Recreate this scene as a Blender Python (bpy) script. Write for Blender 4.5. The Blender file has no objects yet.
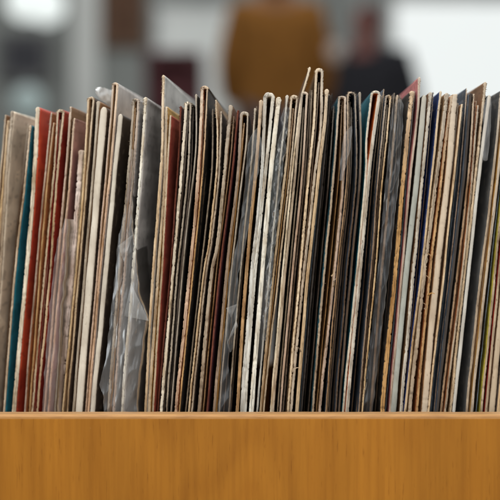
import bpy, bmesh, math, random
from mathutils import Vector, noise

random.seed(7)
R = math.radians
scene = bpy.context.scene
col = scene.collection

# ------------------------------------------------------------------ scale
D = 0.90                      # camera to the plane of the sleeve edges (m)
LENS = 85.0
S = D * 36.0 / LENS / 500.0   # metres per photo pixel at that plane


def PX(px, y=0.0):
    return (px - 250.0) * S * (D + y) / D


def PZ(py, y=0.0):
    return (250.0 - py) * S * (D + y) / D


FLOOR = -0.217
BOTTOM = -0.198               # the sleeves stand here
SIZE = 0.312                  # depth of a sleeve


# ------------------------------------------------------------------ materials
class NT:
    def __init__(self, name):
        self.m = bpy.data.materials.new(name)
        self.m.use_nodes = True
        self.t = self.m.node_tree
        self.n = self.t.nodes
        self.l = self.t.links
        self.b = self.n['Principled BSDF']
        self.out = self.n['Material Output']

    def new(self, typ, **kw):
        nd = self.n.new(typ)
        for k, v in kw.items():
            setattr(nd, k, v)
        return nd

    def link(self, a, b):
        self.l.new(a, b)

    def noise(self, vec, scale, detail=4.0, rough=0.6):
        nd = self.new('ShaderNodeTexNoise')
        nd.inputs['Scale'].default_value = scale
        nd.inputs['Detail'].default_value = detail
        nd.inputs['Roughness'].default_value = rough
        self.link(vec, nd.inputs['Vector'])
        return nd.outputs['Fac']

    def mapping(self, vec, scale):
        nd = self.new('ShaderNodeMapping')
        nd.inputs['Scale'].default_value = scale
        self.link(vec, nd.inputs['Vector'])
        return nd.outputs['Vector']

    def ramp(self, fac, stops):
        nd = self.new('ShaderNodeValToRGB')
        els = nd.color_ramp.elements
        while len(els) < len(stops):
            els.new(0.5)
        for e, (p, c) in zip(els, stops):
            e.position = p
            e.color = (c[0], c[1], c[2], 1)
        self.link(fac, nd.inputs['Fac'])
        return nd.outputs['Color']

    def mix(self, fac, a, b, blend='MIX'):
        nd = self.new('ShaderNodeMix', data_type='RGBA', blend_type=blend)
        if isinstance(fac, (int, float)):
            nd.inputs[0].default_value = fac
        else:
            self.link(fac, nd.inputs[0])
        for sock, v in ((nd.inputs[6], a), (nd.inputs[7], b)):
            if isinstance(v, tuple):
                sock.default_value = (v[0], v[1], v[2], 1)
            else:
                self.link(v, sock)
        return nd.outputs[2]

    def math(self, op, a, b=0.0):
        nd = self.new('ShaderNodeMath', operation=op)
        for i, v in enumerate((a, b)):
            if isinstance(v, (int, float)):
                nd.inputs[i].default_value = v
            else:
                self.link(v, nd.inputs[i])
        return nd.outputs[0]

    def bump(self, h, strength, dist=0.0005):
        nd = self.new('ShaderNodeBump')
        nd.inputs['Strength'].default_value = strength
        nd.inputs['Distance'].default_value = dist
        self.link(h, nd.inputs['Height'])
        self.link(nd.outputs['Normal'], self.b.inputs['Normal'])

    def rand_vec(self):
        tc = self.new('ShaderNodeTexCoord')
        oi = self.new('ShaderNodeObjectInfo')
        ad = self.new('ShaderNodeVectorMath', operation='ADD')
        self.link(tc.outputs['Object'], ad.inputs[0])
        mul = self.math('MULTIPLY', oi.outputs['Random'], 37.0)
        self.link(mul, ad.inputs[1])
        return ad.outputs[0], oi.outputs['Random']


def sc_(c, k):
    return (min(c[0] * k, .95), min(c[1] * k, .95), min(c[2] * k, .95))


EDGE = dict(
    white=(.74, .73, .66), cream=(.68, .61, .49), tan=(.54, .405, .255), pinktan=(.53, .38, .28),
    paletan=(.60, .48, .34), browntan=(.33, .22, .135), greytan=(.43, .36, .27), kraft=(.42, .265, .13),
    orangetan=(.50, .30, .13), bluegrey=(.15, .19, .235), grey=(.46, .45, .40), greygreen=(.40, .42, .37), dark=(.07, .055, .045),
    darkbrown=(.12, .075, .045), darkred=(.15, .06, .045), whitegrey=(.58, .56, .50), pinkwhite=(.62, .52, .47))
FACE = dict(
    beige=(.70, .59, .45), teal=(.015, .16, .21), red=(.48, .06, .03), darkred=(.34, .03, .02), mauve=(.40, .21, .18),
    brown=(.24, .13, .065), kraft=(.40, .25, .13), black=(.045, .036, .030), grey=(.60, .57, .54), slate=(.075, .095, .125),
    navy=(.03, .055, .17), pink=(.58, .20, .20), orange=(.70, .22, .05), brick=(.55, .11, .07), olive=(.48, .40, .06),
    dark=(.085, .06, .045), palegrey=(.70, .69, .64), tealdark=(.03, .12, .16), charcoal=(.10, .10, .098),
    greygreen=(.33, .35, .32), ochre=(.48, .28, .08), cream=(.55, .46, .34), rust=(.42, .15, .055), plum=(.18, .06, .08),
    green=(.05, .16, .09))
_mc = {}


def edge_mat(c, clean=False):
    k = 'edge_' + c + str(clean)
    if k in _mc:
        return _mc[k]
    t = NT(('smooth spine ' if clean else 'card edge ') + c)
    v, rnd = t.rand_vec()
    base = EDGE[c]
    fib = t.noise(t.mapping(v, (2600, 900, 60)), 1.0, 5, .65)
    patch = t.noise(t.mapping(v, (120, 60, 34)), 1.0, 4, .6)
    chips = t.noise(t.mapping(v, (700, 300, 260)), 1.0, 3, .55)
    c1 = t.ramp(fib, [(.30, sc_(base, .62)), (.50, base), (.72, sc_(base, 1.22))])
    dirt = t.ramp(patch, [(.34, (.56, .47, .38)), (.50, (.92, .88, .83)), (.66, (1.06, 1.06, 1.06))])
    c2 = t.mix(1.0, c1, dirt, 'MULTIPLY')
    chipf = t.ramp(chips, [(.27, (.42, .33, .25)), (.36, (1, 1, 1))])
    c3 = t.mix(1.0, c2, chipf, 'MULTIPLY')
    # layers of board coming apart: a wandering dark seam along the edge
    at_ = t.new('ShaderNodeAttribute', attribute_name='across')
    wander = t.noise(t.mapping(v, (5, 5, 40)), 1.0, 3, .6)
    off = t.math('ABSOLUTE', t.math('SUBTRACT', at_.outputs['Fac'], t.math('MULTIPLY', t.math('SUBTRACT', wander, .5), 1.5)))
    gate = t.noise(t.mapping(v, (4, 4, 55)), 1.0, 3, .55)
    seam = t.math('MULTIPLY', t.ramp(off, [(.03, (1, 1, 1)), (.13, (0, 0, 0))]), t.ramp(gate, [(.44, (0, 0, 0)), (.54, (.85, .85, .85))]))
    if not clean:
        c3 = t.mix(seam, c3, sc_(base, .22))
    else:
        c3 = t.mix(.55, c3, sc_(base, 1.08))
    # edge colour turns to paler cream towards the top
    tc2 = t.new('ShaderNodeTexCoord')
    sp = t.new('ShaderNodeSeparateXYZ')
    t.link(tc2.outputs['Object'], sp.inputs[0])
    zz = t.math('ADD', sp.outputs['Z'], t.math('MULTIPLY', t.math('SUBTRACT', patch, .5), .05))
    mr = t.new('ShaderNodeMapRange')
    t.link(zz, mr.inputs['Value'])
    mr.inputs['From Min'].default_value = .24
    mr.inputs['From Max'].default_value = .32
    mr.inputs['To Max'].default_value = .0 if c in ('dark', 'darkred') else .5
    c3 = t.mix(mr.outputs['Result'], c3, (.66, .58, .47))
    hsv = t.new('ShaderNodeHueSaturation')
    t.link(c3, hsv.inputs['Color'])
    t.link(t.math('ADD', t.math('MULTIPLY', rnd, .38), .80), hsv.inputs['Value'])
    t.link(t.math('ADD', t.math('MULTIPLY', rnd, .35), .78), hsv.inputs['Saturation'])
    t.link(hsv.outputs['Color'], t.b.inputs['Base Color'])
    t.b.inputs['Roughness'].default_value = .9
    t.b.inputs['Specular IOR Level'].default_value = .15
    t.bump(t.math('ADD', fib, chips), .35, .0003)
    _mc[k] = t.m
    return t.m


def face_mat(c):
    k = 'face_' + c
    if k in _mc:
        return _mc[k]
    t = NT('cover print ' + c)
    v, rnd = t.rand_vec()
    base = FACE[c]
    blot = t.noise(t.mapping(v, (30, 26, 26)), 1.0, 5, .6)
    scuff = t.noise(t.mapping(v, (260, 190, 120)), 1.0, 6, .7)
    c1 = t.ramp(blot, [(.30, sc_(base, .62)), (.52, base), (.70, sc_(base, 1.28))])
    lum = (base[0] + base[1] + base[2]) / 3
    worn = (base[0] * .5 + .20, base[1] * .5 + .17, base[2] * .5 + .13)
    c2 = t.mix(t.math('MULTIPLY', t.ramp(scuff, [(.60, (0, 0, 0)), (.76, (1, 1, 1))]), .42 if lum < .15 else .2), c1, worn)
    art = t.noise(t.mapping(v, (9, 14, 24)), 1.0, 2, .5)
    h2 = t.new('ShaderNodeHueSaturation')
    h2.inputs['Hue'].default_value = .505
    h2.inputs['Value'].default_value = 1.35
    t.link(c2, h2.inputs['Color'])
    c2 = t.mix(t.ramp(art, [(.54, (0, 0, 0)), (.57, (.7, .7, .7))]), c2, h2.outputs['Color'])
    ink = t.noise(t.mapping(v, (60, 110, 170)), 1.0, 1, .4)
    c2 = t.mix(t.math('MULTIPLY', t.ramp(ink, [(.62, (0, 0, 0)), (.64, (1, 1, 1))]), .35), c2, sc_(base, .3) if lum > .12 else worn)
    t.link(c2, t.b.inputs['Base Color'])
    t.b.inputs['Roughness'].default_value = .52
    t.b.inputs['Specular IOR Level'].default_value = .35
    t.bump(scuff, .2, .0003)
    _mc[k] = t.m
    return t.m


def plain(name, c, rough=.8, var=.25, scale=6.0):
    if name in _mc:
        return _mc[name]
    t = NT(name)
    v, rnd = t.rand_vec()
    n1 = t.noise(v, scale, 5, .6)
    t.link(t.ramp(n1, [(.3, sc_(c, 1 - var)), (.7, sc_(c, 1 + var))]), t.b.inputs['Base Color'])
    t.b.inputs['Roughness'].default_value = rough
    t.b.inputs['Specular IOR Level'].default_value = .12
    _mc[name] = t.m
    return t.m


def glow(name, c, k):
    t = NT(name)
    t.b.inputs['Base Color'].default_value = (.06, .06, .06, 1)
    t.b.inputs['Emission Color'].default_value = (c[0], c[1], c[2], 1)
    t.b.inputs['Emission Strength'].default_value = k
    return t.m


def plastic_mat(name, tint, body, haze):
    """thin polythene: mostly clear, a little milky, with sharp shine on its creases"""
    t = NT(name)
    t.n.remove(t.b)
    v, rnd = t.rand_vec()
    tr = t.new('ShaderNodeBsdfTransparent')
    tr.inputs['Color'].default_value = (tint[0], tint[1], tint[2], 1)
    df = t.new('ShaderNodeBsdfDiffuse')
    df.inputs['Color'].default_value = (body[0], body[1], body[2], 1)
    gl = t.new('ShaderNodeBsdfGlossy')
    gl.inputs['Roughness'].default_value = .24
    gl.inputs['Color'].default_value = (.9, .92, .92, 1)
    n1 = t.noise(t.mapping(v, (120, 60, 8)), 1.0, 2, .5)
    n2 = t.noise(t.mapping(v, (420, 200, 34)), 1.0, 3, .6)
    bp = t.new('ShaderNodeBump')
    bp.inputs['Strength'].default_value = .3
    bp.inputs['Distance'].default_value = .002
    t.link(t.math('ADD', n1, t.math('MULTIPLY', n2, .4)), bp.inputs['Height'])
    t.link(bp.outputs['Normal'], gl.inputs['Normal'])
    m1 = t.new('ShaderNodeMixShader')
    t.link(t.math('MULTIPLY', t.math('ADD', n1, .5), haze), m1.inputs[0])
    t.link(tr.outputs[0], m1.inputs[1])
    t.link(df.outputs[0], m1.inputs[2])
    fr = t.new('ShaderNodeFresnel')
    fr.inputs['IOR'].default_value = 1.45
    t.link(bp.outputs['Normal'], fr.inputs['Normal'])
    m2 = t.new('ShaderNodeMixShader')
    t.link(t.math('MINIMUM', t.math('MULTIPLY', fr.outputs[0], 1.15), .7), m2.inputs[0])
    t.link(m1.outputs[0], m2.inputs[1])
    t.link(gl.outputs[0], m2.inputs[2])
    t.link(m2.outputs[0], t.out.inputs['Surface'])
    return t.m


# ------------------------------------------------------------------ objects
def empty(name, loc):
    o = bpy.data.objects.new(name, None)
    o.location = loc
    o.empty_display_size = .02
    col.objects.link(o)
    return o


def tag(o, label=None, cat=None, group=None, kind=None):
    if label:
        o['label'] = label
    if cat:
        o['category'] = cat
    if group:
        o['group'] = group
    if kind:
        o['kind'] = kind
    return o


def mesh_obj(name, verts, faces, mats, idx=None, parent=None, smooth=True, origin=None):
    me = bpy.data.meshes.new(name)
    if origin is None and parent is not None:
        origin = parent.location
    if origin is not None:
        verts = [(v[0] - origin[0], v[1] - origin[1], v[2] - origin[2]) for v in verts]
    me.from_pydata(verts, [], faces)
    for m in mats:
        me.materials.append(m)
    if idx:
        me.polygons.foreach_set('material_index', idx)
    if smooth:
        me.polygons.foreach_set('use_smooth', [True] * len(me.polygons))
    me.update()
    o = bpy.data.objects.new(name, me)
    col.objects.link(o)
    if parent is not None:
        o.parent = parent
    elif origin is not None:
        o.location = origin
    return o


def bm_obj(name, bm, mats, parent=None, smooth=False, loc=None):
    me = bpy.data.meshes.new(name)
    bmesh.ops.recalc_face_normals(bm, faces=bm.faces)
    bm.to_mesh(me)
    bm.free()
    for m in (mats if isinstance(mats, (list, tuple)) else [mats]):
        me.materials.append(m)
    if smooth:
        me.polygons.foreach_set('use_smooth', [True] * len(me.polygons))
    o = bpy.data.objects.new(name, me)
    col.objects.link(o)
    if parent is not None:
        o.parent = parent
    if loc is not None:
        o.location = loc
    return o


def box_bm(bm, x0, x1, y0, y1, z0, z1, bev=0.0, seg=3):
    r = bmesh.ops.create_cube(bm, size=1.0)
    vs = r['verts']
    for v in vs:
        v.co = Vector(((x0 + x1) / 2 + v.co.x * (x1 - x0), (y0 + y1) / 2 + v.co.y * (y1 - y0), (z0 + z1) / 2 + v.co.z * (z1 - z0)))
    if bev:
        es = {e for v in vs for e in v.link_edges}
        bmesh.ops.bevel(bm, geom=list(es), offset=bev, segments=seg, affect='EDGES', profile=.5)
    return bm


# ------------------------------------------------------------------ sleeves
def yaw(x):
    """how far the pack fans: sleeves on the left swing to the right towards the back"""
    px = x / S + 250
    pts = [(-60, .19), (0, .165), (60, .13), (120, .115), (170, .095), (215, .06), (260, .02), (320, .0), (420, -.012), (520, -.03)]
    for (a, fa), (b, fb) in zip(pts, pts[1:]):
        if px <= b:
            t = max(0, (px - a) / (b - a))
            return fa + (fb - fa) * t
    return pts[-1][1]


def line_x(ctrl, py):
    """smooth curve through traced points (photo row, photo column)"""
    n = len(ctrl)
    if py <= ctrl[0][0]:
        a, b = ctrl[0], ctrl[1]
        s = (b[1] - a[1]) / (b[0] - a[0])
        return a[1] + s * (py - a[0])
    if py >= ctrl[-1][0]:
        a, b = ctrl[-2], ctrl[-1]
        s = (b[1] - a[1]) / (b[0] - a[0]) * .85
        return b[1] + s * (py - b[0])
    for i in range(n - 1):
        if ctrl[i][0] <= py <= ctrl[i + 1][0]:
            break
    def slope(j):
        if j == 0:
            return (ctrl[1][1] - ctrl[0][1]) / (ctrl[1][0] - ctrl[0][0])
        if j == n - 1:
            return (ctrl[-1][1] - ctrl[-2][1]) / (ctrl[-1][0] - ctrl[-2][0])
        return (ctrl[j + 1][1] - ctrl[j - 1][1]) / (ctrl[j + 1][0] - ctrl[j - 1][0])
    a, b = ctrl[i], ctrl[i + 1]
    h = b[0] - a[0]
    t = (py - a[0]) / h
    m0, m1 = slope(i) * h, slope(i + 1) * h
    return ((2*t**3 - 3*t*t + 1) * a[1] + (t**3 - 2*t*t + t) * m0 + (-2*t**3 + 3*t*t) * b[1] + (t**3 - t*t) * m1)


FRONT = [(-.5, .0007), (-.28, .0001), (0., 0.), (.28, .0001), (.5, .0007)]
CARD_SEC = FRONT + [(.5, .004), (.5, .022), (.5, .09), (.5, SIZE), (-.5, SIZE), (-.5, .09), (-.5, .022), (-.5, .004)]
CARD_IDX = [0, 0, 0, 0, 2, 2, 2, 2, 0, 1, 1, 1, 1]       # 0 edge, 1 left side, 2 right side
SPINE_SEC = [(-.5, .0014), (-.5, .0006), (-.28, .0001), (0., 0.), (.28, .0001), (.5, .0006), (.5, .0014)]
SPINE_IDX = [0] * 7
COVER_SEC = [(-.47, .0014), (.47, .0014), (.47, .006), (.47, .022), (.47, .09), (.47, SIZE), (-.47, SIZE), (-.47, .09), (-.47, .022), (-.47, .006)]
COVER_IDX = [0, 2, 2, 2, 2, 0, 1, 1, 1, 1]


def sweep(path, widths, sec, idx, rec, rag, seed, name, mats, parent, cap=True, flutter=0.0):
    """path: [(x,z)...] bottom to top in the plane of the edges; sec: cross-section (across, depth)"""
    verts, faces, fi, us = [], [], [], []
    n = len(path)
    k = len(sec)
    for i, (x, z) in enumerate(path):
        a = path[max(0, i - 1)]
        b = path[min(n - 1, i + 1)]
        tx, tz = b[0] - a[0], b[1] - a[1]
        ln = math.hypot(tx, tz) or 1e-9
        nx, nz = tz / ln, -tx / ln
        w = widths[i]
        f1 = noise.noise((seed * 3.1, z * 420, i * .013))
        f2 = noise.noise((seed * 5.7 + 9, z * 1400, .5))
        f3 = noise.noise((seed * 2.3 + 4, z * 60, .2))
        yoff = rag * (.00005 * f1 + .00004 * f2) + .0010 * f3 + rec
        f4 = noise.noise((seed * 7.3 + 2, z * 260, .9))
        if f4 > .40:                                     # a chip bitten out of the edge
            yoff += min(.0007, (f4 - .40) * .003 * rag)
        if noise.noise((seed * 3.3, z * 95, 23)) < .05:      # worn only here and there
            f4 = 0
        cl = max(0.0, noise.noise((seed * 1.7, z * 720, 11)) - .20) * min(rag, 1.8) * .8
        cr = max(0.0, noise.noise((seed * 1.1, z * 800, 17)) - .20) * min(rag, 1.8) * .8
        for j, (u, d) in enumerate(sec):
            jag = rag * .00009 * noise.noise((seed + j * 7.7, z * 1100, d * 4)) if d < .002 else 0
            uu = u
            if d < .003:
                uu = u * (1 - min(.5, cl)) if u < 0 else u * (1 - min(.5, cr))
            ox = uu * w + jag
            wob = .0012 * noise.noise((seed * 1.9, z * 14, d * 16)) * min(1, d / .05)
            px = x + nx * ox + wob
            pz = z + nz * ox
            dd = d + (yoff if d < .05 else rec)
            px += yaw(px) * d
            # photo points were traced at the front plane: keep them where they project from
            verts.append((px * (D + rec) / D, dd, pz * (D + rec) / D))
            us.append(u)
    for i in range(n - 1):
        for j in range(k):
            j2 = (j + 1) % k
            faces.append((i * k + j, i * k + j2, (i + 1) * k + j2, (i + 1) * k + j))
            fi.append(idx[j])
    faces.append(tuple(range(k))[::-1])
    fi.append(0)
    if cap:
        faces.append(tuple((n - 1) * k + j for j in range(k)))
        fi.append(0)
    # loose fibres standing off the worn edge
    rg = random.Random(int(seed * 1000) + len(path))
    if sec is not COVER_SEC:
        for q in range(int(26 * rag) + 22):
            i = rg.randrange(2, n - 1) if rg.random() < .4 else rg.randrange(int(n * .955), n - 1)
            x, z = path[i]
            w = widths[i]
            sd = rg.choice((-1, 1))
            bx, bz = x + sd * w * rg.uniform(.0, .45), z
            ln = rg.uniform(.0004, .0013) * (rag ** .5)
            an = rg.uniform(-.6, 1.5)
            ex, ez = bx + sd * math.cos(an) * ln, bz + math.sin(an) * ln
            y0 = rec + .0003
            hw = rg.uniform(.00012, .00035)
            b0 = len(verts)
            kx = (D + rec) / D
            for (qx, qy, qz) in ((bx, y0 + .0008, bz - hw), (bx, y0 - .0002, bz + hw), (ex, y0 - rg.uniform(0, .0008), ez)):
                verts.append((qx * kx, qy, qz * kx))
                us.append(.3)
            faces.append((b0, b0 + 1, b0 + 2))
            fi.append(0)
    o = mesh_obj(name, verts, faces, mats, fi, parent)
    at_ = o.data.attributes.new('across', 'FLOAT', 'POINT')
    at_.data.foreach_set('value', us)
    return o


def upright(ctrl, top, seed, w, rag, ztop=None, step=.0011, rec=0.0):
    """path along one traced line from the crate floor to the top"""
    zt = PZ(top) if ztop is None else ztop
    zb = BOTTOM * D / (D + rec)
    n = max(8, int((zt - zb) / step))
    path, ws = [], []
    for i in range(n + 1):
        z = zb + (zt - zb) * i / n
        py = 250 - z / S
        x = PX(line_x(ctrl, py))
        x += .00009 * rag * noise.noise((seed * 1.3, z * 110, 0)) + .0004 * noise.noise((seed * 4.1, z * 24, 3))
        path.append((x, z))
        ws.append(w * WIDE * (1 + .16 * noise.noise((seed * 2.2, z * 30, 7)) + .035 * rag * noise.noise((seed * 6.2, z * 500, 1))))
    return path, ws


WIDE = 1.08
GROUP = 'worn record sleeves standing upright in the crate'
seq = [0]


def pts(v, top):
    """(x172, x271, x381[, xtop]) or a list of (row, column)"""
    if isinstance(v, list):
        return v
    c = [(172, v[0]), (271, v[1]), (381, v[2])]
    if len(v) > 3:
        c = [(top + 6, v[3])] + c
    return c


def new_sleeve(label, x, rec):
    seq[0] += 1
    t = empty('record_sleeve', (x, rec, BOTTOM))
    tag(t, label, 'record sleeve', GROUP)
    return t


def setback(x):
    """the sleeves at the left end stand further back in the crate"""
    px = x / S + 250
    t = min(1, max(0, (150 - px) / 150))
    return .040 * t ** 1.2 + .002 * (1 + noise.noise((px * .11, 3, 8)))


def layers(t, span, top, rec, s, face, dense=2.5):
    """loose layers of split board and paper standing in a gap; span: (row, left column, right column)"""
    rg = random.Random(int(s * 991))
    g = min(r - l for (_, l, r) in span[1:])
    k = max(1, min(4, int(g / dense)))
    for q in range(k):
        f0 = (q + .5 + rg.uniform(-.22, .22)) / k
        f1 = min(.9, max(.1, f0 + rg.uniform(-.16, .16)))
        mid = [(y, l + (r - l) * (f0 + (f1 - f0) * i / (len(span) - 1))) for i, (y, l, r) in enumerate(span)]
        dr = rg.choice((.002, .006, .010, .016)) + rg.uniform(0, .003)
        tp = top - 5 + rg.choice((-1, 1, 3, 6, 12, 24))
        pm, wm = upright(mid, tp, s + 71 + q * 3.3, rg.uniform(.6, 1.5) * S, 1.2, rec=rec + dr)
        for i in range(len(wm)):
            d = pm[-1][1] - pm[i][1]
            if d < .003:
                wm[i] *= .35 + .65 * d / .003
        lm = rg.choice(('browntan', 'kraft', 'darkbrown', 'darkbrown', 'darkbrown', 'dark', 'browntan', 'tan', 'pinktan') + (('bluegrey', 'bluegrey', 'bluegrey') if span[2][1] > 262 else ()))
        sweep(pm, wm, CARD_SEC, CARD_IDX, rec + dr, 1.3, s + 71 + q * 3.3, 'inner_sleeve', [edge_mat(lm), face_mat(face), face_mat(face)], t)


def closed(label, top, line, w, edge, fl, fr, rec=0.0, rag=1.0, gap=None):
    """a shut sleeve, spine or pressed edge towards us: spine + cover"""
    s = seq[0] * 1.37 + 2
    rag0 = rag
    rag *= 1 if rag > 1.8 or rag <= .8 else (.45, 1.2, .9, 1.35, .6)[seq[0] % 5]
    c = pts(line, top)
    clean = rag0 <= .8
    w = w * S
    rec += setback(PX(c[0][1]))
    path, ws = upright(c, top, s, w, rag, rec=rec)
    n = len(ws)
    for i in range(n):                                   # worn round shoulder at the top
        d = path[-1][1] - path[i][1]
        ws[i] *= 1 + (.25 + .45 * ((s * 1.9) % 1)) * math.exp(-(d / .0032) ** 2) * (not clean) * (1 + .5 * noise.noise((s, d * 600, 2)))
        if d < w * .8:
            ws[i] *= max(.35, math.sqrt(max(0, 1 - (1 - d / (w * .8)) ** 2)))
    t = new_sleeve(label, path[0][0], rec)
    t_o = t
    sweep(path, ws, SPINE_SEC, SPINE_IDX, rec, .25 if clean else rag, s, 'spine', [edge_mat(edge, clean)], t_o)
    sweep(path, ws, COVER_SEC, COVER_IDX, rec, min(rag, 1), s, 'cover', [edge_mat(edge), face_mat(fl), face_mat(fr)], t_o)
    if gap:
        layers(t, [(y, line_x(c, y) + w / S * .6, line_x(c, y) + w / S * .6 + g_) for y, g_ in zip((top + 14, 172, 271, 381, 470), gap)], top + 4, rec, s, fr)
    return t


def opened(label, top, left, wl, right, wr, edge, fl, fr, inner, rec=0.0, rag=1.0, edge2=None, arch=1.0, gap=None):
    """a sleeve seen at its open side: two panels that meet in a fold at the top"""
    s = seq[0] * 1.37 + 2
    rag *= 1 if rag > 1.8 else (.5, 1.25, .9, .65, 1.3)[seq[0] % 5]
    cl, cr = pts(left, top), pts(right, top)
    rec += setback(PX(cl[0][1]))
    zt = PZ(top)
    # spread of the two panels just below the fold
    spread = max(.0012, PX(line_x(cr, top + 5)) - PX(line_x(cl, top + 5)))
    rz = min(.0045, spread * .5 * (.55 + .5 * ((s * 1.7) % 1))) * arch
    zs = zt - rz - wl * S * .4
    pl, wls = upright(cl, top, s, wl * S, rag, ztop=zs, rec=rec)
    pr, wrs = upright(cr, top, s + 31, wr * S, rag, ztop=zs, rec=rec)
    split = not any(q_ in label for q_ in ('hairpin', 'arch', 'curled', 'wide open')) and seq[0] % 5 in (0, 2, 3)
    if split:                                            # the fold has worn through: two free, unequal edges
        pr = pr[:-(2 + int(7 * ((s * 3.7) % 1)))]
        wrs = wrs[:len(pr)]
        for p_, w_ in ((pl, wls), (pr, wrs)):
            for i in range(len(p_) - 9, len(p_)):
                k_ = i - (len(p_) - 9)
                p_[i] = (p_[i][0] + .00006 * k_ * noise.noise((s, k_ * .4, len(p_))), p_[i][1])
                w_[i] *= 1.15 - .05 * k_ + .2 * noise.noise((s * 3, k_ * .9, 4))
    xl, xr = pl[-1][0], pr[-1][0]
    cx, rx = (xl + xr) / 2, (xr - xl) / 2
    for a in range(1, 1 if split else 11):
        th = a / 10 * math.pi / 2
        fade = 1 - (a / 10) ** 3
        j1, j2, j3, j4 = [.00032 * rag * fade * noise.noise((s * 1.1 + q_ * 7, a * .55, 1)) for q_ in range(4)]
        sq = math.sin(th) ** (.8 + .5 * ((s * 2.3) % 1))
        pl.append((cx - rx * math.cos(th) ** .8 + j1 if a < 10 else cx, zs + rz * sq + j2))
        pr.append((cx + rx * math.cos(th) ** .8 + j3 if a < 10 else cx, zs + rz * sq + j4))
        wls.append(wls[-1] * (1.02 + .14 * rag * noise.noise((s, a * .8, 5))))
        wrs.append(wls[-1])
    t = new_sleeve(label, (pl[0][0] + pr[0][0]) / 2, rec)
    # the paper or board lining that shows in the opening
    mid = [(y, (line_x(cl, y) * (1 - fr_) + line_x(cr, y) * fr_)) for y, fr_ in ((top + 12, .5), (172, .42 + .2 * (s % 1)), (271, .35 + .3 * (s % 1)), (381, .5), (470, .5))]
    g2 = line_x(cr, 230) - line_x(cl, 230) - (wl + wr) * .5
    if g2 > 4.5:
        layers(t, [(y, line_x(cl, y) + wl * .5, line_x(cr, y) - wr * .5) for y in (top + 14, 172, 271, 381, 470)], top + 8, rec, s, inner)
    elif g2 > 1.2:
        pm, wm = upright(mid, top, s + 57, min(1.5, g2 * .4) * S, 1.0, ztop=zs - .004 - .006 * (s % 1), rec=rec + .003)
        lm = ('browntan', 'darkbrown', 'browntan', 'kraft', 'darkbrown')[int(s * 3) % 5]
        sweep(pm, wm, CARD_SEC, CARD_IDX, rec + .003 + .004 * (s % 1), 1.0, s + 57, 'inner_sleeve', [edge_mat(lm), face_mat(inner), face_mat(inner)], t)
    if gap:
        layers(t, [(y, line_x(cr, y) + wr * .7, line_x(cr, y) + wr * .7 + g_) for y, g_ in zip((top + 14, 172, 271, 381, 470), gap)], top + 4, rec, s + 5, fr)
    e1, e2 = edge_mat(edge, wl > 4), edge_mat(edge2 or edge)
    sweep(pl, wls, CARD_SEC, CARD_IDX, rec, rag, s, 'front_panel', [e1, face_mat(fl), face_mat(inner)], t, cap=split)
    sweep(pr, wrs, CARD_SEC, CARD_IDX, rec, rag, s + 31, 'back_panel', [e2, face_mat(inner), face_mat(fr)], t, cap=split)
    return t


C, O = closed, opened
# left to right as they stand in the crate
O('tan sleeve cut off by the left edge of the photo', 113, (0.5, -7, -17, 5), 1.7, (3.2, -4.3, -14, 8), 1.7, 'tan', 'kraft', 'beige', 'brown', rag=1.6)
C('beige sleeve with its wide plain face showing at the far left', 111, (6.3, 0, -9, 11), 2.2, 'tan', 'kraft', 'beige', rag=1.4)
C('dark brown filler for the shade between the wide beige face and the teal sleeve', 124, (23.3, 13, 4.2), 2.2, 'darkbrown', 'brown', 'brown', rec=.022)  # added dark sleeve, set back, stands in for the shadow in this gap
C('teal sleeve with a thin pale edge at the left', 125, (25.8, 14.8, 5.9, 29.5), 1.7, 'paletan', 'brown', 'teal')
C('red faced sleeve with a thick ragged cream edge', 107, (34, 26.3, 16, 37.3), 3.6, 'cream', 'mauve', 'red', rag=1.8)
O('tan split sleeve just right of the red faced sleeve', 111, (44.9, 36, 26.6, 51), 1.6, (47.9, 39.8, 31.5, 54), 1.6, 'pinktan', 'kraft', 'rust', 'rust', edge2='orangetan', rag=1.4)
O('tan open sleeve with a dark red back cover', 110, (53.6, 44.6, 34.5, 57.5), 1.8, (57.2, 50, 39.4, 63), 2.0, 'tan', 'kraft', 'darkred', 'darkred', rag=1.5)
O('tan sleeve with a mauve back cover', 104, (65.6, 56.5, 46.5, 70.5), 1.9, (70.3, 60.4, 50.6, 74.5), 1.9, 'pinktan', 'kraft', 'mauve', 'brown', rag=1.2)
C('low pinkish white sleeve whose top ends below its neighbours', 150, (79.2, 71.8, 61.4), 4.2, 'pinkwhite', 'mauve', 'cream', rec=.004, rag=1.4)
O('tan hairpin sleeve between the low pinkish white one and the broad cream spine', 97, (84.1, 75.8, 65, 88), 1.8, (87.4, 79.0, 69.5, 93), 1.8, 'tan', 'cream', 'dark', 'kraft')
C('slim greyish tan sleeve close against the left of the broad cream spine', 101, (92.6, 84.6, 75.4, 98), 2.2, 'greytan', 'brown', 'brown', gap=(1, 1.5, 1.5, 1.5, 1.5))
C('sleeve with the broadest smooth cream spine, on the left side', 107, (98.3, 90.3, 81, 103.5), 6.0, 'cream', 'brown', 'dark', rag=.7)
O('tall tan hairpin sleeve that sticks up with a pale grey cover behind it', 83, [(89, 112.5), (110, 111.3), (172, 106), (271, 97), (381, 87.6)], 1.7, [(89, 117), (110, 115.4), (172, 109.9), (271, 100), (381, 90.4)], 2.2, 'pinktan', 'kraft', 'grey', 'kraft')
C('smooth cream spine with a black back cover, just right of the tall tan hairpin', 114, (114.8, 105.5, 95, 120), 4.2, 'cream', 'brown', 'black', rag=.8)
O('pale brown split sleeve just left of the ragged white edge', 99, (128.4, 119, 110, 133.5), 2.2, (133.3, 124.3, 115.5, 138), 2.4, 'greytan', 'kraft', 'grey', 'kraft', rag=2.0, edge2='pinktan')
C('grey covered sleeve with a thin torn white edge', 97, (140.4, 132.9, 124, 145), 2.5, 'white', 'dark', 'grey', rag=1.9)
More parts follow.
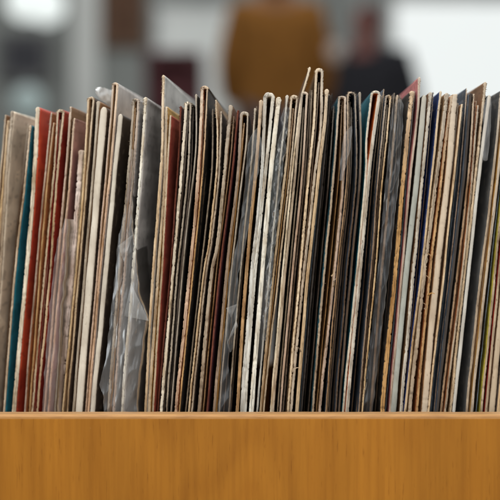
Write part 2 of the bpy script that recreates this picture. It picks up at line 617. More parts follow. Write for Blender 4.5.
C('tallest sleeve on the left, its pale cover slanting back from a rounded corner', 75, [(80, 163.2), (110, 162.8), (140, 162.4), (172, 160.6), (271, 153), (381, 146.6)], 2.4, 'paletan', 'dark', 'palegrey', rec=.003)
O('tan sleeve with a bright brick red back cover', 103, (164.6, 158, 150.8, 166), 2.6, (167.1, 161.6, 154.4, 171), 1.9, 'tan', 'kraft', 'brick', 'ochre', rag=1.4)
C('thin dark red edged sleeve beside the brick red cover', 106, (177.4, 170.4, 160, 180.5), 1.6, 'darkred', 'black', 'dark', rec=.006)
O('frayed cream sleeve fanning into thin layers right of the brick red cover', 102, (181.2, 173, 163.3, 186), 2.7, (187.6, 177.4, 168.5, 190.5), 1.7, 'cream', 'plum', 'black', 'dark', rag=2.4, edge2='greytan', gap=(3, 4, 5.5, 4, 3))
C('thin bent tan sleeve just left of the hairpin with the rust cover', 94, [(100, 196), (140, 196.2), (172, 193.4), (200, 189.9), (271, 182.6), (381, 173.3)], 1.4, 'greytan', 'black', 'black')
O('tall hairpin sleeve with a dark rust coloured cover, left of centre', 86, (198.4, 189.6, 178.4, 201.8), 2.9, (202.6, 193, 182, 207), 1.5, 'pinktan', 'dark', 'black', 'rust', edge2='orangetan', rag=1.2, gap=(7, 10, 9, 8, 6))
O('tan sleeve with a narrow black slit, right of a broad black gap', 97, [(103, 216), (140, 217.4), (180, 215.6), (245, 208.6), (271, 204), (381, 191.6)], 1.7, [(103, 221), (140, 220.4), (180, 218.4), (245, 211), (271, 206.4), (381, 194.6)], 1.7, 'tan', 'dark', 'dark', 'kraft', rag=1.8)
C('orange tan sleeve with a muddy mauve back cover', 105, [(111, 230), (140, 227.4), (180, 224), (245, 217), (271, 212), (381, 201.3)], 3.1, 'tan', 'dark', 'brown', rag=1.7, gap=(4, 4.5, 5, 5, 4))
C('thin dark sleeve in shadow left of the dull arched sleeve', 110, (232.2, 219.8, 209.4, 237.5), 1.7, 'darkred', 'plum', 'plum', rec=.003, rag=1.5)
O('dull brown sleeve with an arched top, half behind hanging plastic', 112, (237.6, 226.6, 216.6, 241), 2.6, [(118, 247.5), (140, 246.5), (172, 242.6), (271, 231.5), (381, 221.5)], 1.5, 'browntan', 'dark', 'dark', 'ochre', edge2='greytan', rag=1.5, gap=(2, 4, 6, 6, 5))
C('thin grey tan sleeve behind the hanging plastic at centre', 108, (250.5, 240.5, 231, 254.5), 1.6, 'greytan', 'dark', 'dark', rec=.003, gap=(2, 2.5, 3, 4, 4))
C('orange tan sleeve pressed against the left of the thick white edge', 100, (255.6, 246.4, 238.8, 260.7), 3.0, 'orangetan', 'dark', 'ochre')
O('thickest white sleeve with a torn curled top at the centre', 93, (261.8, 252.2, 243.8, 265), 3.3, (265.2, 255.3, 246.6, 273), 3.1, 'white', 'dark', 'black', 'cream', rag=1.5)
C('second white sleeve, narrower, right of the thickest one', 97, (270.8, 262.4, 253.4, 278.5), 4.2, 'white', 'black', 'black', rag=1.3)
C('thin grey white sleeve behind the zigzag plastic', 95, (279.5, 269.5, 259.5, 286.5), 1.8, 'whitegrey', 'charcoal', 'black', rec=.004, rag=1.6)
O('narrow tan open sleeve right of the zigzag plastic', 96, (285.3, 273.8, 263, 291), 2.2, (290, 279, 266.4, 296.5), 1.6, 'tan', 'black', 'black', 'kraft', rag=1.3)
C('thin cream sleeve poking up highest of all and leaning right', 67, [(69, 309.6), (78, 307.2), (95, 301.9), (110, 299.4), (140, 296), (172, 292.3), (271, 283), (381, 273.2)], 2.0, 'cream', 'dark', 'dark', rec=.001)
O('neat hairpin sleeve with a black inside below the leaning thin card', 92, (295.2, 285.6, 275.6, 301.6), 2.3, (302.3, 292.6, 282.6, 307), 2.0, 'tan', 'dark', 'black', 'black', edge2='pinktan', gap=(4, 5, 5.5, 6, 5))
O('tall pale hairpin sleeve standing well above the others at the centre', 69, [(75, 316.2), (125, 313.8), (172, 309), (271, 300.3), (381, 290.2)], 2.4, [(75, 322.3), (125, 321), (172, 315.3), (271, 304.2), (381, 293.6)], 2.5, 'paletan', 'kraft', 'black', 'brown', rag=1.3)
C('pale tan sleeve hugging the right of the tall hairpin', 89, [(96, 326.3), (125, 324.4), (172, 319), (271, 308.2), (381, 299.2)], 3.0, 'tan', 'kraft', 'black', rag=1.4, gap=(2, 3, 4, 4, 4))
C('thin black edged sleeve left of the dark teal cover', 95, (323.3, 313.4, 304, 330), 1.6, 'dark', 'dark', 'black', rec=.004, gap=(4, 6, 7, 7, 6))
O('wide open tan sleeve with a dark teal front cover', 96, (334, 324.4, 315, 339), 2.1, (344, 334.6, 322.6, 345.5), 2.4, 'tan', 'tealdark', 'black', 'kraft', rag=2.0, edge2='pinktan', arch=.8)
O('dark slate sleeve just right of the wide open tan one', 92, (347.3, 337.3, 328.2, 348), 1.4, (356.4, 347.3, 338, 355), 1.5, 'browntan', 'slate', 'black', 'slate', rag=2.2, edge2='darkbrown')
C('dark brown edged sleeve between the slate sleeve and the pale arch', 92, (360.4, 351, 341.4, 360), 2.0, 'darkbrown', 'slate', 'black', rag=1.2)
O('sleeve with a pale rounded arch over orange and teal covers', 91, [(97, 371.5), (110, 370), (140, 366.6), (172, 366), (271, 357), (381, 345.8)], 2.1, [(97, 379), (115, 376.2), (140, 373), (172, 369.2), (271, 360.2), (381, 349.6)], 3.4, 'cream', 'teal', 'slate', 'orange', rag=1.5, gap=(3, 6, 8, 9, 8))
O('pair of thin brown edges right of the pale arch', 95, (379, 370.8, 361.2, 385.5), 1.6, (383.2, 375.7, 364.8, 390.5), 1.6, 'browntan', 'slate', 'dark', 'dark', rag=1.4, edge2='tan', gap=(3, 4, 4, 5, 5))
C('dark sleeve with faint coloured print behind the dark plastic', 95, (391, 382, 373, 397), 2.4, 'browntan', 'black', 'charcoal', rec=.012, gap=(4, 7, 9, 8, 7))
C('yellowish tan sleeve right of the dark plastic', 91, (403.8, 395.7, 384.8, 411.5), 3.9, 'orangetan', 'black', 'dark', rag=1.3, gap=(2, 3, 3, 3.5, 3))
C('sleeve with a raised pink cover slanting back behind the others', 77, [(83, 419.3), (110, 418), (172, 411.2), (271, 402.4), (381, 392.4)], 2.1, 'pinktan', 'pink', 'brown')
C('smooth grey green spine right of the raised pink cover', 95, (417.6, 406.7, 396, 424), 4.8, 'greygreen', 'black', 'grey', rag=.6)
C('cream edged sleeve on the right of the grey green spine', 92, (422.9, 413.8, 403.5, 430.3), 3.0, 'cream', 'brown', 'navy', rag=1.1, gap=(2, 4, 3, 2, 2))
C('tan sleeve with a navy blue front cover', 91, (432.4, 421.6, 408.2, 440.3), 2.0, 'tan', 'navy', 'brown')
C('chipped tan sleeve just right of the navy cover', 93, (437.6, 424.9, 412.8, 446.5), 3.4, 'tan', 'kraft', 'brown', rag=2.0)
C('frayed orange brown sleeve shedding curls of torn card', 96, (442.2, 430.6, 419.6, 450.5), 2.2, 'orangetan', 'rust', 'rust', rag=2.8)
O('broadest pale tan edged sleeve in the right half, near the black edged one', 88, (448.6, 437.2, 427, 455), 5.4, (454.7, 444.3, 431.8, 463), 2.0, 'paletan', 'kraft', 'slate', 'brown', gap=(3, 6, 6, 6, 6))
C('black edged sleeve beside the broad pale tan one', 93, (464.6, 453.3, 440.4, 470.5), 2.4, 'dark', 'slate', 'black', rag=.8)
O('brown double edged sleeve left of the tall frayed one at the right', 91, (469, 457.7, 444.4, 474), 1.9, (472.6, 462.6, 448.6, 479), 2.0, 'browntan', 'black', 'black', 'rust', rag=1.4, edge2='tan')
C('tall frayed tan sleeve, the highest at the right end', 82, (476.2, 465, 453.3, 485), 2.3, 'tan', 'brown', 'dark', rag=1.8)
C('pale grey sleeve left of the wide charcoal cover', 95, (479.6, 468.8, 456.8, 488.8), 3.1, 'whitegrey', 'charcoal', 'grey', rag=.8)
O('sleeve with a wide charcoal cover facing the camera at the right', 88, (493.9, 481.6, 469.8, 501), 2.3, (498.4, 487, 474.8, 506), 2.6, 'tan', 'charcoal', 'dark', 'ochre', edge2='paletan', gap=(2, 3, 4, 5, 5))
C('tan sleeve with a mustard front cover near the right edge', 92, (505.2, 495.4, 484.3, 512), 2.0, 'tan', 'olive', 'dark')
C('tan sleeve with a dark red front cover at the right edge', 94, (509.5, 500, 489, 517), 2.2, 'tan', 'darkred', 'brown')
C('grey brown spine cut off by the right edge of the photo', 90, (515, 505.5, 494.6, 522), 5.0, 'greytan', 'brown', 'brown', rag=.7)
C('tan sleeve at the lower right corner of the photo', 94, (522.5, 512.5, 501.5, 530), 3.2, 'tan', 'dark', 'brown')


# ------------------------------------------------------------------ loose plastic covers
def ip(rows, y):
    if y <= rows[0][0]:
        return rows[0][1:]
    for a, b in zip(rows, rows[1:]):
        if y <= b[0]:
            t = (y - a[0]) / (b[0] - a[0])
            return tuple(p + (q - p) * t for p, q in zip(a[1:], b[1:]))
    return rows[-1][1:]


def plastic(label, rows, mat, out=.004, amp=.0016, freq=300, seed=1, tuck=1, name='plastic_cover', nu=40, zig=0):
    """a limp polythene cover: one side tucked between two sleeves, the rest hanging out in front.
    rows: (photo row, left column, right column); tuck = +1 tucked at the right, -1 at the left"""
    y0, y1 = rows[0][0], rows[-1][0]
    n = int((y1 - y0) / 1.6)
    verts, faces = [], []
    for i in range(n + 1):
        py = y0 + (y1 - y0) * i / n
        xl, xr = ip(rows, py)
        if zig:
            sw = abs((py - y0) / zig % 1 - .5) * 4 - 1
            xl += 1.2 * sw
            xr += .8 * sw
        xl += 1.2 * noise.noise((py * .09, seed, 1))
        xr += 1.2 * noise.noise((py * .09, seed, 5))
        for j in range(nu + 1):
            u = j / nu
            if tuck < 0:
                u = 1 - u
            # u=1 lies at the tucked side
            px = xl + (xr - xl) * (j / nu)
            fold = 1.1 * noise.noise((px * .11 + py * .012 + seed, py * .007, seed * 3)) + .12 * noise.noise((px * .30 - py * .03, py * .03 + seed, 2)) \
                - .55 * abs(noise.noise((px * .085 + py * .01 + seed, py * .012, 9)))
            fold += .9 * (.35 - abs(noise.noise((px * .07 + py * .035 + seed * 2, py * .018 - px * .03, 4)))) * .8
            if zig:
                fold += .45 * (abs(((py + 2.2 * px) / 13) % 1 - .5) + abs(((py - 2.2 * px) / 17) % 1 - .5) - .5)
            y = min(.0005, -out - amp * fold * 1.5)
            if u > .93:
                y = y + (u - .93) / .07 * .05
            x = PX(px) * (D + min(y, 0)) / D
            z = PZ(py) + .0004 * noise.noise((px * .3, py * .2, seed))
            if y > 0:
                x += yaw(x) * y
            verts.append((x, y, z))
    k = nu + 1
    for i in range(n):
        for j in range(nu):
            faces.append((i * k + j, i * k + j + 1, (i + 1) * k + j + 1, (i + 1) * k + j))
    xs = sum(v[0] for v in verts) / len(verts)
    zb = min(v[2] for v in verts)
    o = mesh_obj(name, verts, faces, [mat], None, None, True, origin=(xs, -out, zb))
    tag(o, label, 'plastic cover', 'loose clear plastic covers between the sleeves')
    return o


CLEAR = plastic_mat('clear polythene', (.95, .95, .94), (.62, .61, .58), .06)
MILK = plastic_mat('milky polythene', (.93, .92, .91), (.64, .62, .60), .10)
ROSE = plastic_mat('warm polythene', (.93, .86, .84), (.55, .44, .40), .14)
SMOKE = plastic_mat('smoky polythene', (.88, .88, .89), (.30, .30, .31), .05)

big = plastic('large crumpled clear plastic cover hanging out left of centre', [(150, 131.2, 132), (205, 126, 131.5), (234, 119, 133), (246, 117.5, 135), (290, 113.5, 140), (318, 110, 149), (330, 108.5, 147), (352, 107, 144.5), (384, 99.5, 141.5), (396, 103, 140), (416, 104, 139)],
        MILK, seed=3, tuck=1, amp=.0022)
strip = plastic('long glossy strip of plastic hanging from the top at centre', [(128, 256.5, 258), (137, 250, 260), (146, 246.5, 262), (166, 245, 259.5), (190, 244, 254.5), (210, 241, 251), (240, 237, 246.5), (262, 232, 242), (274, 228, 238), (300, 227, 237.5), (330, 224, 236), (345, 227, 233), (352, 229.5, 231)],
        CLEAR, seed=11, tuck=-1, amp=.0018)
plastic('dull plastic cover at the bottom of the centre, left of the thick white edge', [(322, 227, 228), (337, 222.5, 229), (352, 221, 229), (366, 220.5, 228.5), (384, 219, 231.5), (416, 216, 230)],
        SMOKE, seed=17, tuck=-1, amp=.0012)
plastic('creased zigzag strip of plastic right of the two white sleeves', [(108, 283, 290), (128, 281, 288), (150, 277, 286), (175, 274.5, 283), (200, 272.5, 280.5), (230, 270, 277.5), (262, 267, 273.5), (300, 265, 271), (340, 262, 267)],
        CLEAR, seed=23, tuck=1, amp=.0022, zig=22)
plastic('pinkish see-through plastic cover over the mauve sleeve at the left', [(219, 65, 66.5), (240, 57.5, 66), (258, 54.5, 65), (275, 53, 64), (310, 49, 60), (350, 46, 58), (416, 41.5, 54)],
        ROSE, seed=29, tuck=1, amp=.0012)
plastic('smoky full height plastic cover with a rolled top, right of the pale arch', [(99, 398.5, 400.5), (106, 393, 404), (120, 390, 404), (140, 389, 403), (160, 387.5, 401.5), (190, 384.5, 399), (215, 382.5, 396), (250, 379.5, 392), (300, 374.5, 386), (350, 369, 380), (416, 362, 373)],
        SMOKE, seed=37, tuck=1, amp=.0022)
plastic('pale plastic strip in front of the wide charcoal cover at the right', [(98, 486.5, 491.5), (106, 483.5, 492), (130, 483, 491), (152, 482, 489.5), (161, 482.5, 487)],
        MILK, seed=47, tuck=1, amp=.0012)
plastic('little tongue of grey plastic in front of the slate sleeve', [(127, 350, 352.5), (135, 344, 353), (142, 342.5, 352), (158, 341, 349), (172, 339.5, 345), (181, 340, 342.5)],
        MILK, seed=41, tuck=1, amp=.0014)


def flap(owner, corners, mat, bow=.002):
    """a folded-back triangle of the same plastic"""
    a, b, c = corners
    verts, faces = [], []
    n = 10
    for i in range(n + 1):
        for j in range(n + 1 - i):
            u, v = i / n, j / n
            px = a[0] + (b[0] - a[0]) * u + (c[0] - a[0]) * v
            py = a[1] + (b[1] - a[1]) * u + (c[1] - a[1]) * v
            y = -.0075 - bow * math.sin(math.pi * min(1, u + v)) - .002 * u + .0012 * noise.noise((px * .2, py * .2, 1))
            verts.append((PX(px, y), y, PZ(py, y)))
    ix = {}
    q = 0
    for i in range(n + 1):
        for j in range(n + 1 - i):
            ix[i, j] = q
            q += 1
    for i in range(n):
        for j in range(n - i):
            faces.append((ix[i, j], ix[i + 1, j], ix[i, j + 1]))
            if i + j < n - 1:
                faces.append((ix[i + 1, j], ix[i + 1, j + 1], ix[i, j + 1]))
    mesh_obj('folded_corner', verts, faces, [mat], None, owner, True)


def scrap(label, ctr, mat):
    """a crushed lip of white plastic standing over the sleeve tops"""
    verts, faces = [], []
    nu, nv = 22, 10
    for i in range(nu + 1):
        u = i / nu
        px = 95.5 + 17 * u
        for j in range(nv + 1):
            v = j / nv
            lo, hi = 97 + 10 * u, 88.5 - 1.5 * math.sin(u * 5)
            if u < .25:
                lo = 93 + (u / .25) * 6.5
            py = hi + (lo - hi) * v
            y = .012 + .03 * u + .004 * noise.noise((u * 4, v * 2.2, 3)) + .004 * (1 - v) ** 2
            verts.append((PX(px, y), y, PZ(py + 1.2 * noise.noise((u * 6, v * 3, 7)), y)))
    k = nv + 1
    for i in range(nu):
        for j in range(nv):
            faces.append((i * k + j, i * k + j + 1, (i + 1) * k + j + 1, (i + 1) * k + j))
    o = mesh_obj('plastic_cover', verts, faces, [mat], None, None, True, origin=(PX(104), .03, PZ(107)))
    tag(o, label, 'plastic cover', 'loose clear plastic covers between the sleeves')


FLAP = plastic_mat('doubled polythene', (.92, .93, .93), (.72, .72, .70), .18)
flap(big, ((131, 283), (149, 321), (124, 316)), FLAP)
flap(big, ((118, 246), (133, 234), (124, 262)), FLAP, .001)
flap(strip, ((226, 308), (237, 304), (231, 318)), FLAP, .001)
flap(strip, ((236, 320), (226, 345), (238, 326)), FLAP, .001)
WHITEP = plastic_mat('white polythene', (.92, .93, .93), (.85, .86, .85), .6)
scrap('small bright white lip of plastic standing up beside the tall tan hairpin', None, WHITEP)


# curls of torn card on the frayed edges
def curls(spots, edge, owner_label):
    for o in bpy.data.objects:
        if o.get('label') == owner_label:
            own = o
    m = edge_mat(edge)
    for (px, py, ln, ang, cv) in spots:
        verts, faces = [], []
        n = 9
        x, z = PX(px), PZ(py)
        a = ang
        for i in range(n + 1):
            w = .0006 * (1 - .6 * i / n)
            y = -.0009 - .0016 * math.sin(i / n * 2.6)
            verts += [(x - w * math.sin(a), y, z + w * math.cos(a)), (x + w * math.sin(a), y - .0004, z - w * math.cos(a))]
            x += math.cos(a) * ln * S / n
            z += math.sin(a) * ln * S / n
            a += cv / n
        for i in range(n):
            faces.append((2 * i, 2 * i + 1, 2 * i + 3, 2 * i + 2))
        mesh_obj('torn_curl', verts, faces, [m], None, own, True)


curls([(430, 262, 11, R(60), 2.0), (428.5, 283, 9, R(70), 1.6), (428, 296, 8, R(75), -2.2), (424, 309, 8, R(40), 2.4)], 'orangetan',
      'frayed orange brown sleeve shedding curls of torn card')
curls([(331, 276, 7, R(30), 1.5), (334, 284, 6, R(110), -1.4), (333, 287, 6, R(60), 1.2)], 'tan', 'wide open tan sleeve with a dark teal front cover')
curls([(292, 372, 9, R(75), -1.6), (300.5, 352, 8, R(100), 1.0)], 'tan', 'tall pale hairpin sleeve standing well above the others at the centre')


# ------------------------------------------------------------------ the crate
def wood_mat(name, c, edge=False):
    t = NT(name)
    tc = t.new('ShaderNodeTexCoord')
    v = tc.outputs['Object']
    grain = t.noise(t.mapping(v, (260, 200, 9)), 1.0, 6, .62)
    band = t.noise(t.mapping(v, (17, 10, 1.6)), 1.0, 3, .5)
    fleck = t.noise(t.mapping(v, (900, 700, 55)), 1.0, 3, .6)
    wave = t.noise(t.mapping(v, (34, 20, 10)), 1.0, 5, .6)
    # slow tangential figure (cathedral arches) under a fine vertical grain
    warp = t.noise(t.mapping(v, (7, 6, 2.0)), 1.0, 3, .5)
    rings = t.math('SINE', t.math('MULTIPLY', warp, 85.0))
    c1 = t.ramp(band, [(.30, sc_(c, .90)), (.50, c), (.70, sc_(c, 1.10))])
    c1 = t.mix(1.0, c1, t.ramp(t.math('ADD', t.math('MULTIPLY', rings, .5), .5), [(.0, (.95, .93, .90)), (.5, (1, 1, 1)), (1, (1.03, 1.03, 1.04))]), 'MULTIPLY')
    c2 = t.mix(1.0, c1, t.ramp(grain, [(.30, (.85, .82, .78)), (.55, (1, 1, 1)), (.75, (1.05, 1.05, 1.06))]), 'MULTIPLY')
    c3 = t.mix(1.0, c2, t.ramp(fleck, [(.28, (.74, .69, .62)), (.38, (1, 1, 1))]), 'MULTIPLY')
    c4 = t.mix(1.0, c3, t.ramp(wave, [(.3, (.95, .94, .92)), (.7, (1.04, 1.04, 1.04))]), 'MULTIPLY')
    nick = t.noise(t.mapping(v, (150, 100, 110)), 1.0, 1, .4)
    c4 = t.mix(t.math('MULTIPLY', t.ramp(nick, [(.80, (0, 0, 0)), (.83, (1, 1, 1))]), .5), c4, (.62, .42, .24))
    scr = t.noise(t.mapping(v, (700, 100, 14)), 1.0, 1, .4)
    c4 = t.mix(t.math('MULTIPLY', t.ramp(scr, [(.79, (0, 0, 0)), (.82, (1, 1, 1))]), .22), c4, (.62, .40, .2))
    t.link(c4, t.b.inputs['Base Color'])
    t.b.inputs['Roughness'].default_value = .5
    t.b.inputs['Specular IOR Level'].default_value = .16
    t.bump(grain, .12, .0004)
    return t.m


def ply_mat():
    t = NT('plywood edge')
    tc = t.new('ShaderNodeTexCoord')
    sp = t.new('ShaderNodeSeparateXYZ')
    t.link(tc.outputs['Object'], sp.inputs[0])
    n1 = t.noise(t.mapping(tc.outputs['Object'], (60, 900, 900)), 1.0, 4, .6)
    yy = t.math('ADD', t.math('MULTIPLY', sp.outputs['Y'], 55.0), .5)      # 0..1 across the 18 mm edge
    yy = t.math('ADD', yy, t.math('MULTIPLY', t.math('SUBTRACT', n1, .5), .05))
    c = t.ramp(yy, [(.0, (.42, .20, .05)), (.20, (.58, .33, .14)), (.40, (.62, .36, .16)), (.46, (.30, .15, .05)), (.56, (.30, .15, .05)), (.64, (.60, .35, .16)), (1., (.50, .28, .11))])
    n2 = t.noise(t.mapping(tc.outputs['Object'], (45, 300, 300)), 1.0, 5, .6)
    c2 = t.mix(1.0, c, t.ramp(n2, [(.3, (.78, .74, .70)), (.6, (1.05, 1.05, 1.05))]), 'MULTIPLY')
    t.link(c2, t.b.inputs['Base Color'])
    t.b.inputs['Roughness'].default_value = .5
    t.bump(n1, .15, .0004)
    return t.m


WOOD = wood_mat('varnished birch', (.36, .142, .0135))
PLY = ply_mat()
YF = -.036                       # front of the front board
TOPZ = -(414.9 - 250) * S * (D + YF) / D
crate = empty('record_crate', (0, .14, FLOOR))
tag(crate, 'orange brown varnished wooden crate with a pale plywood edge, holding the sleeves', 'crate')
HW = .235


def board(name, x0, x1, y0, y1, z0, z1, m, parent, bev=.0015):
    bm = bmesh.new()
    cx, cy, cz = (x0 + x1) / 2, (y0 + y1) / 2, (z0 + z1) / 2
    box_bm(bm, x0 - cx, x1 - cx, y0 - cy, y1 - cy, z0 - cz, z1 - cz, bev)
    pl = parent.matrix_basis.translation if parent else Vector((0, 0, 0))
    off = Vector((0, 0, 0))
    q = parent
    while q is not None:
        off += Vector(q.location)
        q = q.parent
    return bm_obj(name, bm, m, parent, loc=Vector((cx, cy, cz)) - off)


def worn_edge(parent, y0, y1):
    verts, faces = [], []
    prof = []
    r = .0016
    h = .0030
    for k in range(5):
        a = math.pi - k / 4 * math.pi / 2
        prof.append((y0 + r + r * math.cos(a), -r + r * math.sin(a)))
    for k in range(5):
        a = math.pi / 2 - k / 4 * math.pi / 2
        prof.append((y1 - r + r * math.cos(a), -r + r * math.sin(a)))
    prof = [(y0, -h)] + prof + [(y1, -h)]
    n, k = 520, len(prof)
    for i in range(n + 1):
        x = -HW + .0002 + (2 * HW - .0004) * i / n
        for j, (y, z) in enumerate(prof):
            d = .00022 * noise.noise((x * 22, y * 60, 1)) + .00014 * noise.noise((x * 110, y * 200, 2))
            dent = noise.noise((x * 70, 3 if y < (y0 + y1) / 2 else 8, 5))
            if dent > .42:
                d -= (dent - .42) * .0012
            if j in (0, k - 1):
                d = 0
            verts.append((x, y + (d if j < 4 else 0), TOPZ + z + d))
    for i in range(n):
        for j in range(k - 1):
            faces.append((i * k + j, i * k + j + 1, (i + 1) * k + j + 1, (i + 1) * k + j))
    off = Vector(parent.location) + Vector(crate.location)
    cx = Vector((0, (y0 + y1) / 2, TOPZ))
    o = mesh_obj('plywood_edge', [tuple(Vector(v) - cx) for v in verts], faces, [PLY], None, None, True)
    o.parent = parent
    o.location = cx - off


fb = board('front_board', -HW, HW, YF, YF + .018, FLOOR + .002, TOPZ - .0024, WOOD, crate, .0008)
worn_edge(fb, YF + .0001, YF + .0179)
bb = board('back_board', -HW, HW, SIZE + .05, SIZE + .068, FLOOR + .002, TOPZ - .0024, WOOD, crate, .0008)
worn_edge(bb, SIZE + .0501, SIZE + .0679)
for s in (-1, 1):
    a, b = sorted((s * HW, s * (HW - .018)))
    board('side_board', a, b, YF + .0185, SIZE + .0495, FLOOR + .002, TOPZ - .0015, WOOD, crate)
board('bottom_board', -HW + .0185, HW - .0185, YF + .0185, SIZE + .0495, FLOOR + .008, BOTTOM - .0005, WOOD, crate)

# ------------------------------------------------------------------ the shop behind, far out of focus
def at(px, py, dist):
    """a point of the photo at a distance from the camera"""
    k = dist / D
    return (px - 250) * S * k, dist - D, (250 - py) * S * k


WALL_Y = 8.6
bm = bmesh.new()
v = [bm.verts.new(p) for p in ((-14, -4, FLOOR), (14, -4, FLOOR), (14, WALL_Y + .5, FLOOR), (-14, WALL_Y + .5, FLOOR))]
bm.faces.new(v)
tag(bm_obj('floor', bm, plain('shop floor', (.22, .20, .18), .7, .2, 3)), kind='structure')
bm = bmesh.new()
box_bm(bm, -8, 8, WALL_Y, WALL_Y + .15, FLOOR, 3.2)
tag(bm_obj('wall', bm, plain('grey wall', (.19, .20, .19), .85, .12, 1.2)), kind='structure')


def wall_rect(name, label, cat, x0, x1, y0, y1, mat, dist=WALL_Y + D - .03, th=.05, frame=None, fname='frame'):
    a, b = at(x0, y1, dist), at(x1, y0, dist)
    t = empty(name, ((a[0] + b[0]) / 2, a[1], a[2]))
    tag(t, label, cat)
    o = board('panel' if not frame else 'pane', a[0], b[0], a[1] - th * .4, a[1] + th * .3, a[2], b[2], mat, t, .004)
    if frame:
        f = .06
        bm = bmesh.new()
        ox, oy, oz = t.location
        for (p, q, r, s_) in ((a[0] - f, a[0], a[2] - f, b[2] + f), (b[0], b[0] + f, a[2] - f, b[2] + f), (a[0], b[0], b[2], b[2] + f), (a[0], b[0], a[2] - f, a[2])):
            box_bm(bm, p - ox, q - ox, -th * .6, th * .4, r - oz, s_ - oz, .003)
        bm_obj(fname, bm, frame, t)
    return t


wall_rect('shop_window', 'large bright white window behind the sleeves at upper right', 'window', 395, 540, 4, 128, glow('window daylight', (.95, 1, .985), .84), frame=plain('window paint', (.42, .43, .42)))
wall_rect('poster', 'pale grey white poster on the wall left of the brown coat', 'poster', 163, 226, 14, 112, plain('poster paper', (.60, .62, .60), .7, .06, 1), frame=plain('poster rim', (.5, .51, .5)))
wall_rect('picture', 'blurred dark brown picture hanging high at upper left', 'picture', 109, 139, -30, 40, plain('dark brown print', (.07, .035, .02), .6, .4, 2), frame=plain('brown rim', (.10, .06, .04)))
wall_rect('wall_panel', 'blurred dark grey panel below the bright lamps at upper left', 'panel', 6, 44, 40, 74, plain('dark grey laminate', (.04, .04, .047), .6, .3, 2), frame=plain('dark rim', (.10, .10, .10)))
wall_rect('column', 'light grey upright column left of the dark brown picture', 'column', 72, 100, -60, 290, plain('pale plaster', (.47, .48, .46), .8, .08, 2), th=.1)
wall_rect('storage_box', 'blurred dark maroon box below the pale poster', 'box', 158, 194, 68, 108, plain('maroon card', (.07, .022, .025), .6, .3, 3), dist=7.6, th=.5, frame=plain('maroon rim', (.05, .018, .02)), fname='lid_rim')


def lamp(label, px, py, dist, r, mat, hang=True):
    c = at(px, py, dist)
    t = empty('globe_lamp', (c[0], c[1], c[2] - r))
    tag(t, label, 'lamp')
    bm = bmesh.new()
    bmesh.ops.create_uvsphere(bm, u_segments=24, v_segments=16, radius=r)
    bm_obj('globe', bm, mat, t, True, (0, 0, r))
    bm = bmesh.new()
    bmesh.ops.create_cone(bm, cap_ends=True, segments=16, radius1=r * .45, radius2=r * .3, depth=r * .5)
    bm_obj('cap', bm, plain('lamp cap', (.12, .12, .12)), t, False, (0, 0, r * 2.15))
    bm = bmesh.new()
    bmesh.ops.create_cone(bm, cap_ends=True, segments=8, radius1=.006, radius2=.006, depth=1.2)
    bm_obj('cord', bm, plain('lamp cord', (.05, .05, .05)), t, False, (0, 0, r * 2.3 + .6))


LIT = glow('lit lamp glass', (.93, 1, .97), .95)
lamp('brightest round lamp blurred to a disc at the very top left corner', 26, 1, 7.0, .118, LIT)
lamp('bright round lamp overlapping its twin on the right at the top left', 46, 5, 7.0, .115, LIT)
lamp('dim teal round lamp low at the left just above the sleeves', 28, 100, 7.0, .09, glow('teal lamp glass', (.62, .8, .78), .36))
lamp('dim pale round lamp beside the brown coat, right of centre', 334, 52, 6.0, .05, glow('pale lamp glass', (.8, .66, .56), .26))


# people browsing, blurred
def skin_obj(name, joints, bones, mat, parent, root=0, sub=2):
    me = bpy.data.meshes.new(name)
    me.from_pydata([j[0] for j in joints], bones, [])
    o = bpy.data.objects.new(name, me)
    col.objects.link(o)
    o.parent = parent
    md = o.modifiers.new('skin', 'SKIN')
    md.use_smooth_shade = True
    sv = me.skin_vertices[0].data if me.skin_vertices else None
    if sv is None:
        bpy.context.view_layer.objects.active = o
        bpy.ops.mesh.customdata_skin_add()
        sv = me.skin_vertices[0].data
    for i, j in enumerate(joints):
        r = j[1]
        sv[i].radius = r if isinstance(r, tuple) else (r, r)
        sv[i].use_root = (i == root)
    sb = o.modifiers.new('sub', 'SUBSURF')
    sb.levels = sb.render_levels = sub
    me.materials.append(mat)
    return o


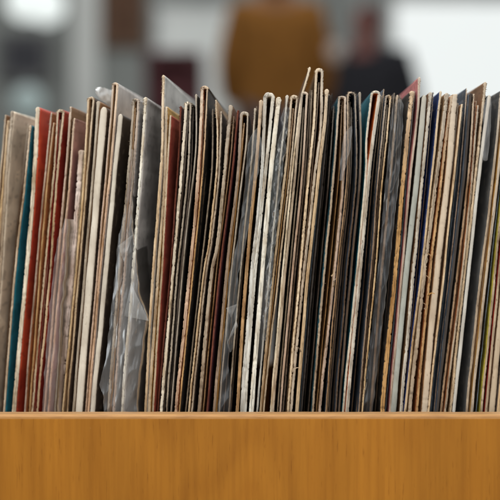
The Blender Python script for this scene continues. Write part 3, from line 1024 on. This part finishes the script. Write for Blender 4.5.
def person(label, px, dist, h, ang, coat_c, hair_c, skin_c, trousers_c, hair_long, girth=1.0):
    c = at(px, 250, dist)
    t = empty('person', (c[0], c[1], FLOOR))
    t.rotation_euler.z = ang
    tag(t, label, 'person')
    k = h / 1.75
    def J(x, y, z, r):
        return ((x * k, y * k, z * k), tuple(q * k for q in r) if isinstance(r, tuple) else r * k)
    sk = plain('skin ' + label[:9], skin_c, .6, .1, 8)
    # faces -Y locally
    body = [J(0, 0, .95, (.14, .10)), J(0, 0, 1.15, (.13, .095)), J(0, 0, 1.36, (.16, .10)), J(0, .01, 1.47, (.06, .06)), J(0, -.005, 1.56, (.062, .07)),
            J(0, -.01, 1.64, (.078, .095)), J(0, 0, 1.71, (.06, .075)),
            J(.10, 0, .88, .085), J(.11, -.01, .50, .055), J(.11, .02, .09, .038), J(.11, -.13, .03, .03),
            J(-.10, 0, .88, .085), J(-.11, -.01, .50, .055), J(-.11, .02, .09, .038), J(-.11, -.13, .03, .03),
            J(.19, 0, 1.40, .055), J(.25, .03, 1.13, .042), J(.20, -.10, .95, .03),
            J(-.19, 0, 1.40, .055), J(-.25, .03, 1.13, .042), J(-.20, -.10, .95, .03), J(0, -.105, 1.60, (.014, .014))]
    bones = [(0, 1), (1, 2), (2, 3), (3, 4), (4, 5), (5, 6), (0, 7), (7, 8), (8, 9), (9, 10), (0, 11), (11, 12), (12, 13), (13, 14),
             (2, 15), (15, 16), (16, 17), (2, 18), (18, 19), (19, 20), (4, 21)]
    skin_obj('body', body, bones, sk, t)
    g = girth
    coat = [J(0, 0, .70, (.22 * g, .16)), J(0, 0, .95, (.21 * g, .15)), J(0, 0, 1.20, (.20 * g, .14)), J(0, 0, 1.38, (.18 * g, .12)), J(0, .01, 1.47, (.085, .08)),
            J(.17 * g, 0, 1.38, .085), J(.215 * g, .03, 1.12, .075), J(.20 * g, -.08, .94, .065),
            J(-.17 * g, 0, 1.38, .085), J(-.215 * g, .03, 1.12, .075), J(-.20 * g, -.08, .94, .065)]
    skin_obj('coat', coat, [(0, 1), (1, 2), (2, 3), (3, 4), (3, 5), (5, 6), (6, 7), (3, 8), (8, 9), (9, 10)], plain('coat ' + label[:9], coat_c, .9, .22, 14), t)
    tr = [J(0, 0, .92, (.16, .12)), J(.10, 0, .85, .10), J(.11, -.01, .50, .075), J(.11, .02, .10, .06),
          J(-.10, 0, .85, .10), J(-.11, -.01, .50, .075), J(-.11, .02, .10, .06)]
    skin_obj('trousers', tr, [(0, 1), (1, 2), (2, 3), (0, 4), (4, 5), (5, 6)], plain('trousers ' + label[:9], trousers_c), t)
    hr = [J(0, .03, 1.74, (.085, .085)), J(0, .055, 1.66, (.115, .09)), J(0, .07, 1.57, (.11, .07))]
    if hair_long:
        hr.append(J(0, .095, 1.46, (.085, .05)))
    skin_obj('hair', hr, [(i, i + 1) for i in range(len(hr) - 1)], plain('hair ' + label[:9], hair_c, .6), t)
    return t


person('person seen from behind in a mustard brown coat with auburn hair', 276, 6.05, 1.80, R(180), (.185, .078, .016), (.20, .085, .03), (.3, .15, .08), (.05, .05, .06), True, 1.06)
person('person in black clothing with a ruddy face near the bright window', 366, 8.0, 1.90, R(-24), (.014, .014, .017), (.03, .02, .022), (.12, .048, .04), (.03, .03, .035), False, 1.35)

# ------------------------------------------------------------------ light
w = bpy.data.worlds.new('World')
scene.world = w
w.use_nodes = True
bg = w.node_tree.nodes['Background']
bg.inputs['Color'].default_value = (.93, .97, 1.0, 1)
bg.inputs['Strength'].default_value = .6


def area(name, loc, target, sx, sy, power, c=(1, 1, 1)):
    l = bpy.data.lights.new(name, 'AREA')
    l.shape = 'RECTANGLE'
    l.size, l.size_y = sx, sy
    l.energy = power
    l.color = c
    o = bpy.data.objects.new(name, l)
    o.location = loc
    o.rotation_euler = (Vector(target) - Vector(loc)).to_track_quat('-Z', 'Y').to_euler()
    col.objects.link(o)
    return o


area('ceiling_light', (-.25, -1.15, 1.75), (0, 0, -.02), 1.5, 1.1, 47, (1, .965, .91))
area('front_fill_light', (.2, -2.6, .35), (0, 0, -.03), 1.6, 1.2, 13, (.97, .98, 1))  # unseen fill added in front to brighten the dark gaps between sleeves
area('back_ceiling_light', (.4, 1.6, 2.0), (0, .1, 0), 1.6, 1.0, 26, (.93, .98, 1))
area('shop_ceiling_light', (0, 5.0, 3.1), (0, 7.5, .6), 6, 2, 85, (1, 1, .97))

# ------------------------------------------------------------------ camera
cam = bpy.data.cameras.new('Camera')
cam.lens = LENS
cam.sensor_width = 36
cam.clip_start = .02
cam.clip_end = 100
cam.dof.use_dof = True
cam.dof.focus_distance = D - .010
cam.dof.aperture_fstop = 3.4
co = bpy.data.objects.new('Camera', cam)
co.location = (0, -D, 0)
co.rotation_euler = (R(90), 0, 0)
col.objects.link(co)
scene.camera = co

scene.view_settings.view_transform = 'Standard'
scene.view_settings.look = 'None'
scene.view_settings.exposure = 0
scene.cycles.max_bounces = 10
scene.cycles.transparent_max_bounces = 24
